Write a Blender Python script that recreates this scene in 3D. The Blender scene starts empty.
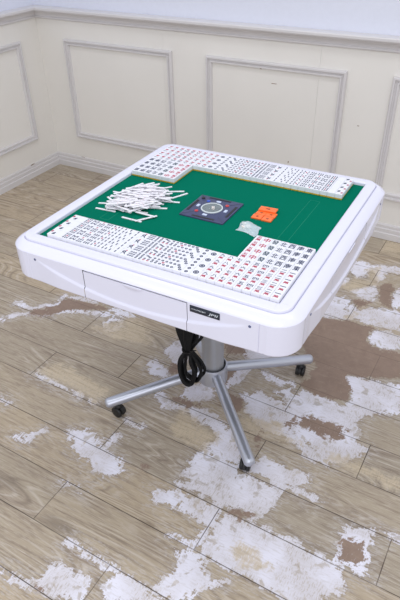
import bpy, bmesh, math, random
import numpy as np
from mathutils import Vector, Matrix, noise
random.seed(7)
SC = bpy.context.scene
COL = SC.collection
PI = math.pi

# ------------------------------------------------------------ camera
cam = bpy.data.cameras.new('camera')
camo = bpy.data.objects.new('camera', cam)
COL.objects.link(camo)
RV = Vector((0.87827, 0.47784, -0.01782)); UV_ = Vector((-0.26668, 0.52042, 0.8112)); FV = Vector((-0.3969, 0.7077, -0.5845))
M = Matrix.Identity(4)
for i in range(3):
    M[i][0] = RV[i]; M[i][1] = UV_[i]; M[i][2] = -FV[i]
M.translation = Vector((0.6471, -1.2303, 1.3959))
camo.matrix_world = M
cam.sensor_fit = 'VERTICAL'; cam.sensor_height = 24.0; cam.lens = 569.815 / 600 * 24.0
cam.clip_start = 0.02
SC.camera = camo

# ------------------------------------------------------------ world, lamps, exposure
world = bpy.data.worlds.new('world'); SC.world = world; world.use_nodes = True
bg = world.node_tree.nodes['Background']
bg.inputs['Color'].default_value = (0.955, 0.965, 1.0, 1); bg.inputs['Strength'].default_value = 0.88
def area(name, loc, sx, sy, power, col=(0.94, 0.965, 1.0), rot=(0, 0, 0)):
    l = bpy.data.lights.new(name, 'AREA'); l.shape = 'RECTANGLE'; l.size = sx; l.size_y = sy
    l.energy = power; l.color = col
    o = bpy.data.objects.new(name, l); o.location = loc; o.rotation_euler = rot; COL.objects.link(o)
area('ceiling_lamp', (-0.6, 0.3, 2.7), 1.2, 0.3, 7)
area('ceiling_lamp', (0.9, 0.3, 2.7), 1.2, 0.3, 7)
area('ceiling_lamp', (-0.6, -1.3, 2.7), 1.2, 0.3, 7)
area('ceiling_lamp', (0.9, -1.3, 2.7), 1.2, 0.3, 7)
# broad frontal fill behind the viewer, added to brighten table sides and walls
area('frontal_fill', (1.6, -3.4, 1.5), 2.4, 1.8, 24, (0.95, 0.95, 1.0), (math.radians(84), 0, math.radians(24)))
VS = SC.view_settings
VS.view_transform = 'Standard'; VS.look = 'None'; VS.gamma = 1.0; VS.use_curve_mapping = False
VS.exposure = 0.0

# ------------------------------------------------------------ helpers
def lin(c):
    return tuple(((v / 255) / 12.92 if v / 255 <= 0.04045 else ((v / 255 + 0.055) / 1.055) ** 2.4) for v in c) + (1.0,)
def mat(name, rgb, rough=0.5, metal=0.0, coat=0.0, spec=0.5, bump=None, vary=None):
    m = bpy.data.materials.new(name); m.use_nodes = True
    nt = m.node_tree; b = nt.nodes['Principled BSDF']
    c = lin(rgb)
    b.inputs['Base Color'].default_value = c; b.inputs['Roughness'].default_value = rough
    b.inputs['Metallic'].default_value = metal; b.inputs['Coat Weight'].default_value = coat
    b.inputs['Specular IOR Level'].default_value = spec
    tc = nt.nodes.new('ShaderNodeTexCoord')
    if vary:                                    # (scale, amount): faint uneven colour of the thing itself
        n = nt.nodes.new('ShaderNodeTexNoise'); n.inputs['Scale'].default_value = vary[0]; n.inputs['Detail'].default_value = 5
        nt.links.new(tc.outputs['Object'], n.inputs['Vector'])
        mx = nt.nodes.new('ShaderNodeMix'); mx.data_type = 'RGBA'
        mx.inputs['A'].default_value = tuple(v * (1 - vary[1]) for v in c[:3]) + (1,)
        mx.inputs['B'].default_value = tuple(min(1, v * (1 + vary[1])) for v in c[:3]) + (1,)
        nt.links.new(n.outputs['Fac'], mx.inputs['Factor']); nt.links.new(mx.outputs['Result'], b.inputs['Base Color'])
    if bump:                                    # (scale, strength)
        n = nt.nodes.new('ShaderNodeTexNoise'); n.inputs['Scale'].default_value = bump[0]; n.inputs['Detail'].default_value = 3
        nt.links.new(tc.outputs['Object'], n.inputs['Vector'])
        bp_ = nt.nodes.new('ShaderNodeBump'); bp_.inputs['Strength'].default_value = bump[1]; bp_.inputs['Distance'].default_value = 0.001
        nt.links.new(n.outputs['Fac'], bp_.inputs['Height']); nt.links.new(bp_.outputs['Normal'], b.inputs['Normal'])
    return m
def mesh_obj(name, me, parent=None):
    o = bpy.data.objects.new(name, me); COL.objects.link(o)
    if parent: o.parent = parent
    return o
def build(name, bm, mats, parent=None, smooth=None):
    me = bpy.data.meshes.new(name)
    bmesh.ops.recalc_face_normals(bm, faces=bm.faces)
    bm.to_mesh(me); bm.free()
    for m in (mats if isinstance(mats, (list, tuple)) else [mats]): me.materials.append(m)
    if smooth is not None:
        for p in me.polygons: p.use_smooth = True
        me.set_sharp_from_angle(angle=math.radians(smooth))
    return mesh_obj(name, me, parent)
def empty(name, loc, label, cat, group=None):
    o = bpy.data.objects.new(name, None); o.location = loc; o.empty_display_size = 0.05; COL.objects.link(o)
    return tag(o, label, cat, group)
def tag(o, label, cat, group=None):
    o['label'] = label; o['category'] = cat
    if group: o['group'] = group
    return o
def structure(o):
    o['kind'] = 'structure'; return o
def box(bm, x0, x1, y0, y1, z0, z1, bev=0.0, mi=0, seg=2, mtx=None):
    mm = Matrix.Translation(((x0 + x1) / 2, (y0 + y1) / 2, (z0 + z1) / 2)) @ Matrix.Diagonal((x1 - x0, y1 - y0, z1 - z0, 1))
    if mtx is not None: mm = mtx @ mm
    r = bmesh.ops.create_cube(bm, size=1, matrix=mm)
    vs = r['verts']; fs = set(f for v in vs for f in v.link_faces)
    for f in fs: f.material_index = mi
    if bev:
        es = set(e for v in vs for e in v.link_edges)
        bmesh.ops.bevel(bm, geom=list(es), offset=bev, segments=seg, profile=0.5, affect='EDGES', clamp_overlap=True)
def lathe(bm, prof, seg=32, mtx=None, mi=0, cap=True):
    rings = []
    for r, z in prof:
        ring = []
        for k in range(seg):
            a = 2 * PI * k / seg
            v = Vector((r * math.cos(a), r * math.sin(a), z))
            ring.append(bm.verts.new(mtx @ v if mtx is not None else v))
        rings.append(ring)
    for a, b in zip(rings, rings[1:]):
        for k in range(seg):
            f = bm.faces.new((a[k], a[(k + 1) % seg], b[(k + 1) % seg], b[k])); f.material_index = mi
    if cap:
        for ring in (rings[0], rings[-1]):
            f = bm.faces.new(ring); f.material_index = mi
def tube(bm, pts, rad, seg=10, mi=0, cap=True):
    pts = [Vector(p) for p in pts]; n = len(pts); rings = []
    up = Vector((0, 0, 1)); prev = None
    for i, p in enumerate(pts):
        d = (pts[min(i + 1, n - 1)] - pts[max(i - 1, 0)]).normalized()
        if prev is None:
            a = d.cross(up if abs(d.z) < 0.9 else Vector((1, 0, 0))).normalized()
        else:
            a = (prev - d * prev.dot(d)).normalized()
        prev = a; b = d.cross(a)
        r = rad[i] if isinstance(rad, (list, tuple)) else rad
        rings.append([bm.verts.new(p + (a * math.cos(2 * PI * k / seg) + b * math.sin(2 * PI * k / seg)) * r) for k in range(seg)])
    for a, b in zip(rings, rings[1:]):
        for k in range(seg):
            f = bm.faces.new((a[k], a[(k + 1) % seg], b[(k + 1) % seg], b[k])); f.material_index = mi
    if cap:
        for ring in (rings[0], rings[-1]):
            f = bm.faces.new(ring); f.material_index = mi
def spline(pts, n=8, closed=False):
    P = [Vector(p) for p in pts]; out = []; N = len(P)
    rng = range(N if closed else N - 1)
    for i in rng:
        if closed: a, b, c, d = P[(i - 1) % N], P[i], P[(i + 1) % N], P[(i + 2) % N]
        else: a, b, c, d = P[max(i - 1, 0)], P[i], P[i + 1], P[min(i + 2, N - 1)]
        for k in range(n):
            t = k / n
            out.append(0.5 * ((2 * b) + (c - a) * t + (2 * a - 5 * b + 4 * c - d) * t * t + (3 * b - a - 3 * c + d) * t ** 3))
    if not closed: out.append(P[-1])
    return out

# wear on the floor: outlines in metres on the floor plane
WHITE_WEAR=[[(-.824,.233),(-.699,.264),(-.666,.233),(-.791,.225)],[(-.616,.242),(-.552,.252),(-.478,.244),(-.493,.222),(-.588,.218)],[(-.334,-.357),(-.288,-.323),(-.196,-.362),(-.123,-.375),(-.086,-.417),(-.132,-.453),(-.205,-.431),(-.282,-.407)],[(-.232,-.518),(-.195,-.514),(-.147,-.519),(-.186,-.521)],[(-.099,-.796),(-.09,-.785),(-.091,-.751),(-.067,-.72),(-.018,-.721),(.025,-.716),(.044,-.764),(-.014,-.795)],[(.065,-.677),(.083,-.659),(.174,-.67),(.221,-.676),(.077,-.752)],[(.029,-.427),(.055,-.405),(.11,-.391),(.116,-.44),(.05,-.445)],[(.112,-.394),(.229,-.387),(.23,-.442),(.227,-.521),(.13,-.521),(.207,-.5),(.209,-.449),(.153,-.438),(.119,-.445)],[(.175,-.555),(.197,-.562),(.2,-.614),(.174,-.67),(.218,-.672),(.27,-.644),(.275,-.609),(.333,-.56),(.29,-.575),(.256,-.558),(.23,-.526)],[(.236,-.394),(.284,-.386),(.318,-.382),(.433,-.38),(.557,-.395),(.582,-.411),(.587,-.459),(.55,-.5),(.483,-.536),(.351,-.528),(.296,-.536),(.238,-.525),(.238,-.474)],[(.066,-.373),(.102,-.342),(.074,-.329),(.07,-.235),(.211,-.232),(.231,-.274),(.344,-.305),(.344,-.333),(.325,-.371),(.276,-.369),(.234,-.377),(.174,-.372),(.129,-.378)],[(.549,-.266),(.614,-.245),(.626,-.352),(.64,-.386),(.543,-.385),(.549,-.319)],[(.64,-.245),(.686,-.24),(.689,-.254)],[(.244,.073),(.256,.153),(.322,.166),(.399,.144),(.426,.189),(.365,.299),(.558,.332),(.587,.202),(.522,.178),(.472,.122),(.488,.02),(.529,.006),(.462,-.097),(.413,-.081),(.352,-.052),(.261,-.007)],[(.112,.057),(.213,.078),(.284,.005),(.335,-.061),(.405,-.076),(.451,-.102),(.389,-.119),(.305,-.067),(.209,-.063),(.135,-.024)],[(.238,-.206),(.258,-.162),(.352,-.171),(.409,-.157),(.412,-.202),(.346,-.252),(.29,-.235),(.237,-.231)],[(.217,-.258),(.29,-.251),(.362,-.251),(.351,-.301),(.246,-.305)],[(.184,1.062),(.254,1.059),(.273,.939),(.234,.919),(.188,.969)],[(.17,.808),(.176,.89),(.209,.898),(.218,.867),(.187,.825)],[(.236,.808),(.318,.901),(.348,.833),(.337,.779),(.276,.788)],[(.154,.685),(.191,.744),(.254,.76),(.261,.639),(.29,.61),(.209,.583),(.171,.608)],[(.262,.732),(.312,.688),(.361,.736),(.464,.759),(.49,.642),(.391,.619),(.327,.622),(.27,.637)],[(.391,.879),(.425,.93),(.461,.772),(.42,.774)],[(.264,1.054),(.388,1.098),(.403,1.032),(.34,1.037),(.335,.953),(.319,.928)],[(.382,.538),(.398,.594),(.496,.611),(.516,.523),(.448,.5),(.398,.507)],[(-.264,.119),(-.248,.18),(-.229,.216),(-.155,.1),(-.183,.062),(-.231,.086)],[(-.288,.025),(-.268,.054),(-.186,.025),(-.18,-.019),(-.238,-.014)],[(-.091,-.006),(-.029,.032),(.004,.0),(-.001,-.034),(-.036,-.063),(-.094,-.062)],[(-.105,.301),(-.028,.274),(.062,.275),(.154,.322),(.158,.263),(.041,.214),(-.042,.234)],[(.02,.155),(.063,.166),(.036,.028),(-.001,.009)],[(.105,.176),(.233,.174),(.233,.099),(.187,.106),(.218,.155),(.133,.145)],[(.084,.037),(.145,.084),(.245,.043),(.171,.025),(.094,.016)],[(.076,-.206),(.111,-.151),(.124,-.107),(.168,-.14),(.207,-.223),(.144,-.231)]]
WHITE_STROKES=[(.012,[(-.954,-.03),(-.926,.014),(-.889,.056),(-.792,.098),(-.765,.135),(-.727,.158),(-.606,.194),(-.537,.222)]),(.01,[(-.976,.097),(-.9,.081),(-.816,.164),(-.827,.223)]),(.008,[(-.559,.137),(-.557,.174),(-.517,.195),(-.502,.166),(-.512,.125),(-.54,.118),(-.559,.137)]),(.012,[(-.157,-.089),(-.118,-.121),(-.04,-.096),(.024,-.131),(.062,-.126),(.103,-.137),(.169,-.157)]),(.02,[(-.04,-.096),(.048,-.099),(.119,-.147)]),(.009,[(-.465,-.453),(-.423,-.454),(-.425,-.423),(-.405,-.399)]),(.008,[(-.628,-.361),(-.594,-.359)]),(.006,[(-.607,-.206),(-.425,-.212),(-.338,-.225)]),(.009,[(-.191,-.359),(-.183,-.305)]),(.008,[(-.084,-.664),(-.012,-.667),(.06,-.671)]),(.008,[(-.192,-.805),(-.13,-.807),(-.098,-.798)]),(.008,[(.313,-.231),(.399,-.231),(.448,-.235)]),(.006,[(.337,.296),(.367,.211)]),(.006,[(-.193,-.235),(-.149,-.236),(-.134,-.242)]),(.009,[(.554,-.283),(.566,-.366),(.626,-.37)]),(.01,[(.328,.782),(.275,.82)])]
BROWN_WEAR=[[(-.879,.046),(-.891,.07),(-.811,.158),(-.821,.209),(-.7,.231),(-.597,.244),(-.611,.222),(-.755,.148),(-.783,.088)],[(.549,-.319),(.601,-.298),(.616,-.37),(.55,-.375)],[(.283,.043),(.38,.055),(.452,.055),(.448,.007),(.385,-.017),(.324,.007)],[(.177,.567),(.283,.607),(.394,.607),(.383,.532),(.403,.503),(.451,.489),(.519,.511),(.552,.362),(.368,.289),(.41,.244),(.417,.174),(.367,.158),(.298,.154),(.246,.181),(.262,.257),(.262,.299),(.172,.377)],[(.333,.892),(.367,.961),(.406,.904),(.405,.821),(.425,.754),(.381,.77)],[(.254,.76),(.339,.772),(.303,.691)],[(-.082,.265),(-.0,.268),(.017,.214),(-.057,.214)],[(-.021,.11),(.022,.168),(.023,.054),(-.017,.055)],[(-.213,.07),(-.164,.072),(-.161,.038),(-.187,.012)],[(.033,.026),(.108,.033),(.111,-.036),(.049,-.029)],[(-.121,-.07),(-.051,-.07),(.001,-.054),(-.004,-.087),(-.076,-.094)],[(.265,-.346),(.308,-.359),(.294,-.388),(.242,-.387)],[(-.083,-.793),(-.063,-.794),(-.068,-.802)],[(-.02,-.777),(-.008,-.776),(-.011,-.788)],[(-.049,-.365),(-.035,-.35),(-.02,-.367),(-.039,-.376)],[(.295,.049),(.267,-.013),(.305,-.05)],[(.206,-.119),(.212,-.071),(.236,-.156)]]
TAN_WEAR=[[(.117,-.033),(.274,-.038),(.341,-.075),(.227,-.09),(.161,-.088)],[(.312,-.445),(.356,-.447),(.407,-.481),(.341,-.507),(.308,-.485)],[(.175,.82),(.224,.923),(.327,.914),(.238,.801)],[(.218,-.02),(.26,-.022),(.238,-.084)],[(.26,1.307),(.34,1.314),(.363,1.212),(.279,1.211)],[(.419,-.06),(.645,-.056),(.654,-.097),(.441,-.091)],[(.259,1.005),(.302,1.046),(.323,.93),(.285,.91)],[(.272,.616),(.311,.665),(.294,.612)],[(.168,-.14),(.158,-.075),(.209,-.118)],[(-.071,-.102),(.118,-.166),(.076,-.232),(-.047,-.206)],[(-.33,.117),(-.448,.089),(-.597,.096),(-.493,.222),(-.379,.194)],[(-.607,-.194),(-.572,-.116),(-.323,-.149),(-.335,-.219)]]
# ------------------------------------------------------------ the floor: worn laminate planks
WALL_YAW = -0.019536; WALL_D = 1.3321; WALL_L = -1.8381
TV = Vector((math.cos(WALL_YAW), math.sin(WALL_YAW), 0)); NV = Vector((-math.sin(WALL_YAW), math.cos(WALL_YAW), 0))
def seg_d(P, a, b):
    d = b - a; L = (d * d).sum(); t = np.clip(((P - a) @ d) / max(L, 1e-12), 0, 1)
    return np.sqrt(((P - a - t[:, None] * d) ** 2).sum(1))
def poly_sd(P, poly):
    poly = np.array(poly); n = len(poly); dm = np.full(len(P), 9.0); ins = np.zeros(len(P), bool)
    for i in range(n):
        a = poly[i]; b = poly[(i + 1) % n]
        dm = np.minimum(dm, seg_d(P, a, b))
        c = (a[1] > P[:, 1]) != (b[1] > P[:, 1])
        xx = (b[0] - a[0]) * (P[:, 1] - a[1]) / (b[1] - a[1] if b[1] != a[1] else 1e-9) + a[0]
        ins ^= c & (P[:, 0] < xx)
    return np.where(ins, dm, -dm)
def wear(P, polys, strokes=()):
    s = np.full(len(P), -0.1)
    for q in polys: s = np.maximum(s, poly_sd(P, q))
    for r, q in strokes:
        q = np.array(q)
        for a, b in zip(q, q[1:]): s = np.maximum(s, r - seg_d(P, a, b))
    return np.clip(s, -0.1, 0.1)
def make_floor():
    th = math.radians(-1.7); PW = 0.141; V0 = -0.660; LP = 0.86
    cu, su = math.cos(th), math.sin(th)
    joint = {-2: -0.5, -1: 0.067, 0: -0.197, 1: 0.232, 2: -0.19, 3: -0.617, 4: -0.33, 5: -0.615, 6: -0.05, 7: 0.44, 8: 0.02, 9: 0.265, 10: -0.2, 11: 0.272}
    step = 0.0128
    verts = []; faces = []; uvs = []; rnd = []; base = 0
    rg = random.Random(3)
    for row in range(-6, 17):
        v0 = V0 + row * PW; j0 = joint.get(row, rg.uniform(0, LP))
        k0 = math.floor((-2.15 - j0) / LP)
        u = j0 + k0 * LP
        while u < 2.1:
            r1, r2 = rg.random(), rg.random()
            nu = int(round(LP / step)); nv = 11
            us = np.linspace(u, u + LP, nu + 1); vs = np.linspace(v0, v0 + PW, nv + 1)
            UU, VV = np.meshgrid(us, vs, indexing='ij')
            X = UU * cu - VV * su; Y = UU * su + VV * cu
            # keep the planks inside the room
            t = X * TV.x + Y * TV.y; n = X * NV.x + Y * NV.y
            t = np.maximum(t, WALL_L); n = np.minimum(n, WALL_D)
            X2 = t * TV.x + n * NV.x; Y2 = t * TV.y + n * NV.y
            keep = np.abs(X2 - X) + np.abs(Y2 - Y) < 0.02
            idx = base + np.arange((nu + 1) * (nv + 1)).reshape(nu + 1, nv + 1)
            verts.append(np.stack([X2.ravel(), Y2.ravel(), np.zeros(X2.size)], 1))
            uvs.append(np.stack([(UU - u).ravel(), (VV - v0).ravel()], 1))
            rnd.append(np.tile([r1, r2, rg.random(), 1], (X2.size, 1)))
            kk = keep[:-1, :-1] | keep[1:, 1:]
            q = np.stack([idx[:-1, :-1][kk], idx[1:, :-1][kk], idx[1:, 1:][kk], idx[:-1, 1:][kk]], 1)
            faces.append(q); base += X2.size
            u += LP
    V = np.concatenate(verts); Fc = np.concatenate(faces); UVs = np.concatenate(uvs); R = np.concatenate(rnd)
    used = np.zeros(len(V), bool); used[Fc.ravel()] = True
    mp = np.cumsum(used) - 1; V = V[used]; UVs = UVs[used]; R = R[used]; Fc = mp[Fc]
    me = bpy.data.meshes.new('floor')
    me.from_pydata(V.tolist(), [], Fc.tolist())
    P = V[:, :2]
    for nm, arr in (('wear_white', wear(P, WHITE_WEAR, WHITE_STROKES)), ('wear_brown', wear(P, BROWN_WEAR)), ('wear_tan', wear(P, TAN_WEAR))):
        a = me.attributes.new(nm, 'FLOAT', 'POINT'); a.data.foreach_set('value', arr.astype('f'))
    a = me.attributes.new('plank_uv', 'FLOAT_VECTOR', 'POINT'); a.data.foreach_set('vector', np.concatenate([UVs, np.zeros((len(V), 1))], 1).astype('f').ravel())
    a = me.attributes.new('plank_random', 'FLOAT_COLOR', 'POINT'); a.data.foreach_set('color', R.astype('f').ravel())
    me.materials.append(floor_material(LP, PW))
    o = mesh_obj('floor', me); structure(o)
class NT:
    def __init__(s, m): s.t = m.node_tree; s.n = s.t.nodes
    def node(s, ty, **kw):
        n = s.n.new(ty)
        for k, v in kw.items(): setattr(n, k, v)
        return n
    def put(s, sock, v):
        if isinstance(v, bpy.types.NodeSocket): s.t.links.new(v, sock)
        else: sock.default_value = v
    def math(s, op, a, b=0.0, c=0.0, clamp=False):
        n = s.node('ShaderNodeMath', operation=op, use_clamp=clamp)
        s.put(n.inputs[0], a); s.put(n.inputs[1], b); s.put(n.inputs[2], c); return n.outputs[0]
    def mix(s, f, a, b, blend='MIX'):
        n = s.node('ShaderNodeMix', data_type='RGBA', blend_type=blend)
        s.put(n.inputs['Factor'], f); s.put(n.inputs['A'], a); s.put(n.inputs['B'], b); return n.outputs['Result']
    def noise(s, vec, scale, detail=4, rough=0.55, dist=0.0):
        n = s.node('ShaderNodeTexNoise'); s.put(n.inputs['Vector'], vec); s.put(n.inputs['Scale'], scale)
        n.inputs['Detail'].default_value = detail; n.inputs['Roughness'].default_value = rough; n.inputs['Distortion'].default_value = dist
        return n.outputs['Fac']
    def vec(s, v, scale=(1, 1, 1), loc=(0, 0, 0), rot=(0, 0, 0)):
        n = s.node('ShaderNodeMapping'); s.put(n.inputs['Vector'], v); n.inputs['Scale'].default_value = scale
        s.put(n.inputs['Location'], loc); n.inputs['Rotation'].default_value = rot; return n.outputs[0]
    def ramp(s, f, a, b):                      # smooth step from a to b
        n = s.node('ShaderNodeMapRange', interpolation_type='SMOOTHSTEP'); s.put(n.inputs['Value'], f)
        n.inputs['From Min'].default_value = a; n.inputs['From Max'].default_value = b; return n.outputs[0]
def floor_material(LP, PW):
    m = bpy.data.materials.new('worn_plank_floor'); m.use_nodes = True
    g = NT(m); b = g.n['Principled BSDF']
    at = lambda nm: g.node('ShaderNodeAttribute', attribute_name=nm)
    pos = g.node('ShaderNodeNewGeometry').outputs['Position']
    uv = at('plank_uv').outputs['Vector']; rc = at('plank_random').outputs['Color']
    sp = g.node('ShaderNodeSeparateColor'); g.put(sp.inputs[0], rc); r1, r2, r3 = sp.outputs
    cx = g.node('ShaderNodeCombineXYZ'); g.put(cx.inputs[0], g.math('MULTIPLY', r1, 37)); g.put(cx.inputs[1], g.math('MULTIPLY', r2, 23)); g.put(cx.inputs[2], g.math('MULTIPLY', r3, 11))
    ad = g.node('ShaderNodeVectorMath', operation='ADD'); g.put(ad.inputs[0], uv); g.put(ad.inputs[1], cx.outputs[0])
    pv = ad.outputs[0]
    # grain
    big = g.noise(g.vec(pv, (2.4, 13, 1)), 1.0, 5, 0.62, 0.8)
    grain = g.noise(g.vec(pv, (9, 150, 1)), 1.0, 6, 0.72, 0.5)
    fine = g.noise(g.vec(pv, (30, 420, 1)), 1.0, 3, 0.6)
    rn = g.noise(g.vec(pv, (0.9, 6.5, 1)), 1.0, 2, 0.4, 0.5)
    rings = g.math('ABSOLUTE', g.math('SUBTRACT', g.math('FRACT', g.math('MULTIPLY', rn, 22)), 0.5))      # cathedral figure
    ringm = g.ramp(g.noise(g.vec(pv, (2.5, 10, 1), loc=(5, 3, 0)), 1.0, 2), 0.42, 0.6)
    c1 = lin((178, 165, 146)); c2 = lin((160, 150, 136)); c3 = lin((188, 171, 146))
    base = g.mix(r1, c2, c3)
    base = g.mix(g.math('MULTIPLY', r2, 0.5), base, c1)
    base = g.mix(g.math('MULTIPLY', g.ramp(big, 0.46, 0.70), 0.38), base, lin((138, 122, 112)))
    base = g.mix(g.math('MULTIPLY', g.math('MULTIPLY', g.ramp(rings, 0.30, 0.5), ringm), 0.55), base, lin((124, 110, 98)))
    base = g.mix(g.math('MULTIPLY', g.math('MULTIPLY', g.ramp(rings, 0.16, 0.0), ringm), 0.45), base, lin((214, 205, 194)))
    base = g.mix(g.math('MULTIPLY', g.ramp(grain, 0.47, 0.66), 0.60), base, lin((126, 110, 97)))
    base = g.mix(g.math('MULTIPLY', g.ramp(fine, 0.5, 0.72), 0.35), base, lin((218, 208, 194)))
    # knots
    vo = g.node('ShaderNodeTexVoronoi', feature='F1'); g.put(vo.inputs['Vector'], g.vec(pv, (2.2, 7, 1))); vo.inputs['Scale'].default_value = 0.8
    kn = g.math('MULTIPLY', g.ramp(vo.outputs['Distance'], 0.20, 0.02), 0.6)
    base = g.mix(kn, base, lin((106, 94, 84)))
    # edge of each plank
    s2 = g.node('ShaderNodeSeparateXYZ'); g.put(s2.inputs[0], uv)
    eu = g.math('MINIMUM', s2.outputs[0], g.math('SUBTRACT', LP, s2.outputs[0]))
    ev = g.math('MINIMUM', s2.outputs[1], g.math('SUBTRACT', PW, s2.outputs[1]))
    ed = g.math('MINIMUM', eu, ev)
    # noises that ragged the wear
    w1 = g.noise(pos, 26, 6, 0.62, 0.5)
    w2 = g.noise(g.vec(pos, (160, 34, 1)), 1.0, 4, 0.6, 0.4)       # scratches across the boards
    w3 = g.noise(g.vec(pos, (40, 190, 1)), 1.0, 4, 0.6, 0.4)       # along the boards
    w4 = g.noise(pos, 7, 3, 0.5)
    rag = g.math('ADD', g.math('MULTIPLY', g.math('SUBTRACT', w1, 0.46), 0.085), g.math('ADD', g.math('MULTIPLY', g.math('SUBTRACT', w2, 0.5), 0.036), g.math('MULTIPLY', g.math('SUBTRACT', w3, 0.5), 0.040)))
    ww = g.math('ADD', at('wear_white').outputs['Fac'], rag)
    whitef = g.ramp(ww, -0.003, 0.006)
    sc1 = g.noise(g.vec(pos, (300, 60, 1), rot=(0, 0, 0.25)), 1.0, 4, 0.6, 0.2)
    hole = g.math('SUBTRACT', 1.0, g.math('MULTIPLY', g.ramp(sc1, 0.52, 0.62), g.math('MULTIPLY', g.ramp(w4, 0.45, 0.60), 0.60)))
    hole2 = g.math('SUBTRACT', 1.0, g.math('MULTIPLY', g.ramp(w1, 0.56, 0.64), 0.65))
    wc = g.mix(g.ramp(w4, 0.35, 0.65), lin((232, 231, 243)), lin((214, 210, 216)))
    wc = g.mix(g.math('MULTIPLY', g.ramp(w3, 0.48, 0.66), 0.35), wc, lin((194, 188, 186)))
    haze = g.math('MULTIPLY', g.math('MULTIPLY', g.ramp(ww, -0.045, -0.004), g.ramp(w3, 0.45, 0.60)), 0.45)
    base = g.mix(haze, base, lin((208, 203, 202)))
    col = g.mix(g.math('MULTIPLY', g.math('MULTIPLY', whitef, hole), hole2), base, wc)
    tan_ = g.ramp(g.math('ADD', at('wear_tan').outputs['Fac'], g.math('MULTIPLY', rag, 1.1)), -0.012, 0.020)
    tan_ = g.math('MULTIPLY', tan_, g.math('SUBTRACT', 1.0, g.math('MULTIPLY', g.ramp(sc1, 0.50, 0.60), 0.5)))
    col = g.mix(g.math('MULTIPLY', tan_, 0.80), col, g.mix(g.ramp(grain, 0.4, 0.7), lin((208, 193, 168)), lin((186, 169, 144))))
    rimf = g.math('MULTIPLY', g.ramp(ww, -0.012, -0.002), g.math('SUBTRACT', 1.0, whitef))
    col = g.mix(g.math('MULTIPLY', rimf, 0.25), col, lin((128, 112, 98)))
    bw = g.ramp(g.math('ADD', at('wear_brown').outputs['Fac'], g.math('MULTIPLY', g.math('SUBTRACT', rag, 0.004), 0.9)), -0.003, 0.005)
    bw = g.math('MULTIPLY', bw, g.math('SUBTRACT', 1.0, g.math('MULTIPLY', g.ramp(sc1, 0.60, 0.70), 0.35)))
    bc = g.mix(w1, lin((128, 108, 97)), lin((160, 139, 124)))
    bc = g.mix(g.math('MULTIPLY', g.ramp(g.noise(g.vec(pos, (14, 70, 1), rot=(0, 0, 0.6)), 1.0, 5, 0.7), 0.55, 0.7), 0.3), bc, lin((176, 158, 142)))
    col = g.mix(bw, col, bc)
    gapn = g.math('MULTIPLY', g.ramp(ed, 0.0019, 0.0005), g.math('ADD', 0.6, g.math('MULTIPLY', g.ramp(w4, 0.35, 0.6), 0.4)))
    gapn = g.math('MULTIPLY', gapn, g.math('SUBTRACT', 1.0, g.math('MULTIPLY', bw, 0.6)))
    col = g.mix(gapn, col, lin((74, 62, 54)))
    g.put(b.inputs['Base Color'], col)
    b.inputs['Roughness'].default_value = 0.55
    g.put(b.inputs['Roughness'], g.math('ADD', 0.5, g.math('MULTIPLY', whitef, 0.2)))
    b.inputs['Specular IOR Level'].default_value = 0.3
    hgt = g.math('SUBTRACT', g.math('MULTIPLY', grain, 0.12), g.math('ADD', g.math('MULTIPLY', whitef, 0.35), g.math('ADD', g.math('MULTIPLY', bw, 0.35), gapn)))
    bu = g.node('ShaderNodeBump'); bu.inputs['Strength'].default_value = 0.3; bu.inputs['Distance'].default_value = 0.0015
    g.put(bu.inputs['Height'], hgt); g.put(b.inputs['Normal'], bu.outputs[0])
    return m
make_floor()

# ------------------------------------------------------------ the walls
m_panel = mat('cream_wainscot', (228, 225, 220), 0.55, vary=(3, 0.05), bump=(90, 0.15))
m_mould = mat('pale_grey_moulding', (210, 207, 208), 0.4, vary=(9, 0.05))
m_upper = mat('pale_lavender_wallpaper', (218, 221, 234), 0.7, vary=(60, 0.03), bump=(260, 0.6))
m_scuff = mat('brown_scuff', (128, 96, 70), 0.8)
m_dark = mat('dark_gap', (30, 26, 26), 0.8)
def WM(flip=False):
    M = Matrix.Identity(4)
    if not flip:     # local x along the back wall, local y into the room, local z up
        M.col[0] = (*TV, 0); M.col[1] = (*(-NV), 0); M.translation = NV * WALL_D
    else:            # left wall: local x runs towards the camera, local y into the room
        M.col[0] = (*(-NV), 0); M.col[1] = (*TV, 0); M.translation = NV * WALL_D + TV * WALL_L
    return M
WB = WM(); WL = WM(True)
def wall_piece(name, M, rects, m, y0, y1):
    bm = bmesh.new()
    for (a, b, c, d) in rects: box(bm, a, b, y0, y1, c, d, mtx=M)
    return structure(build(name, bm, m))
SHEETS = [-1.838, -1.008, -0.186, 0.636, 1.458, 2.4]
wall_piece('wall_back', WB, [(a + (0.00035 if a > -1.8 else 0), b - 0.00035, 0.0, 0.85) for a, b in zip(SHEETS, SHEETS[1:])], m_panel, -0.02, 0.0)
wall_piece('wall_back_upper', WB, [(-1.8605, 2.4, 0.0, 2.7)], m_upper, -0.10, -0.0225)
wall_piece('wall_left', WL, [(0.0, 0.83, 0.0, 0.85), (0.8307, 2.6, 0.0, 0.85)], m_panel, -0.02, 0.0)
wall_piece('wall_left_upper', WL, [(-0.0225, 2.6, 0.0, 2.7)], m_upper, -0.10, -0.0225)
def profile_run(name, M, x0, x1, prof, m, mit0=0, mit1=0):
    """prof: (depth into the room, height); mitred ends shift with depth"""
    bm = bmesh.new(); rings = []
    for x, s in ((x0, mit0), (x1, mit1)):
        rings.append([bm.verts.new(M @ Vector((x + s * d, d, z))) for d, z in prof])
    n = len(prof)
    for k in range(n): bm.faces.new((rings[0][k], rings[0][(k + 1) % n], rings[1][(k + 1) % n], rings[1][k]))
    bm.faces.new(rings[0]); bm.faces.new(rings[1])
    return structure(build(name, bm, m, smooth=25))
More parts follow.
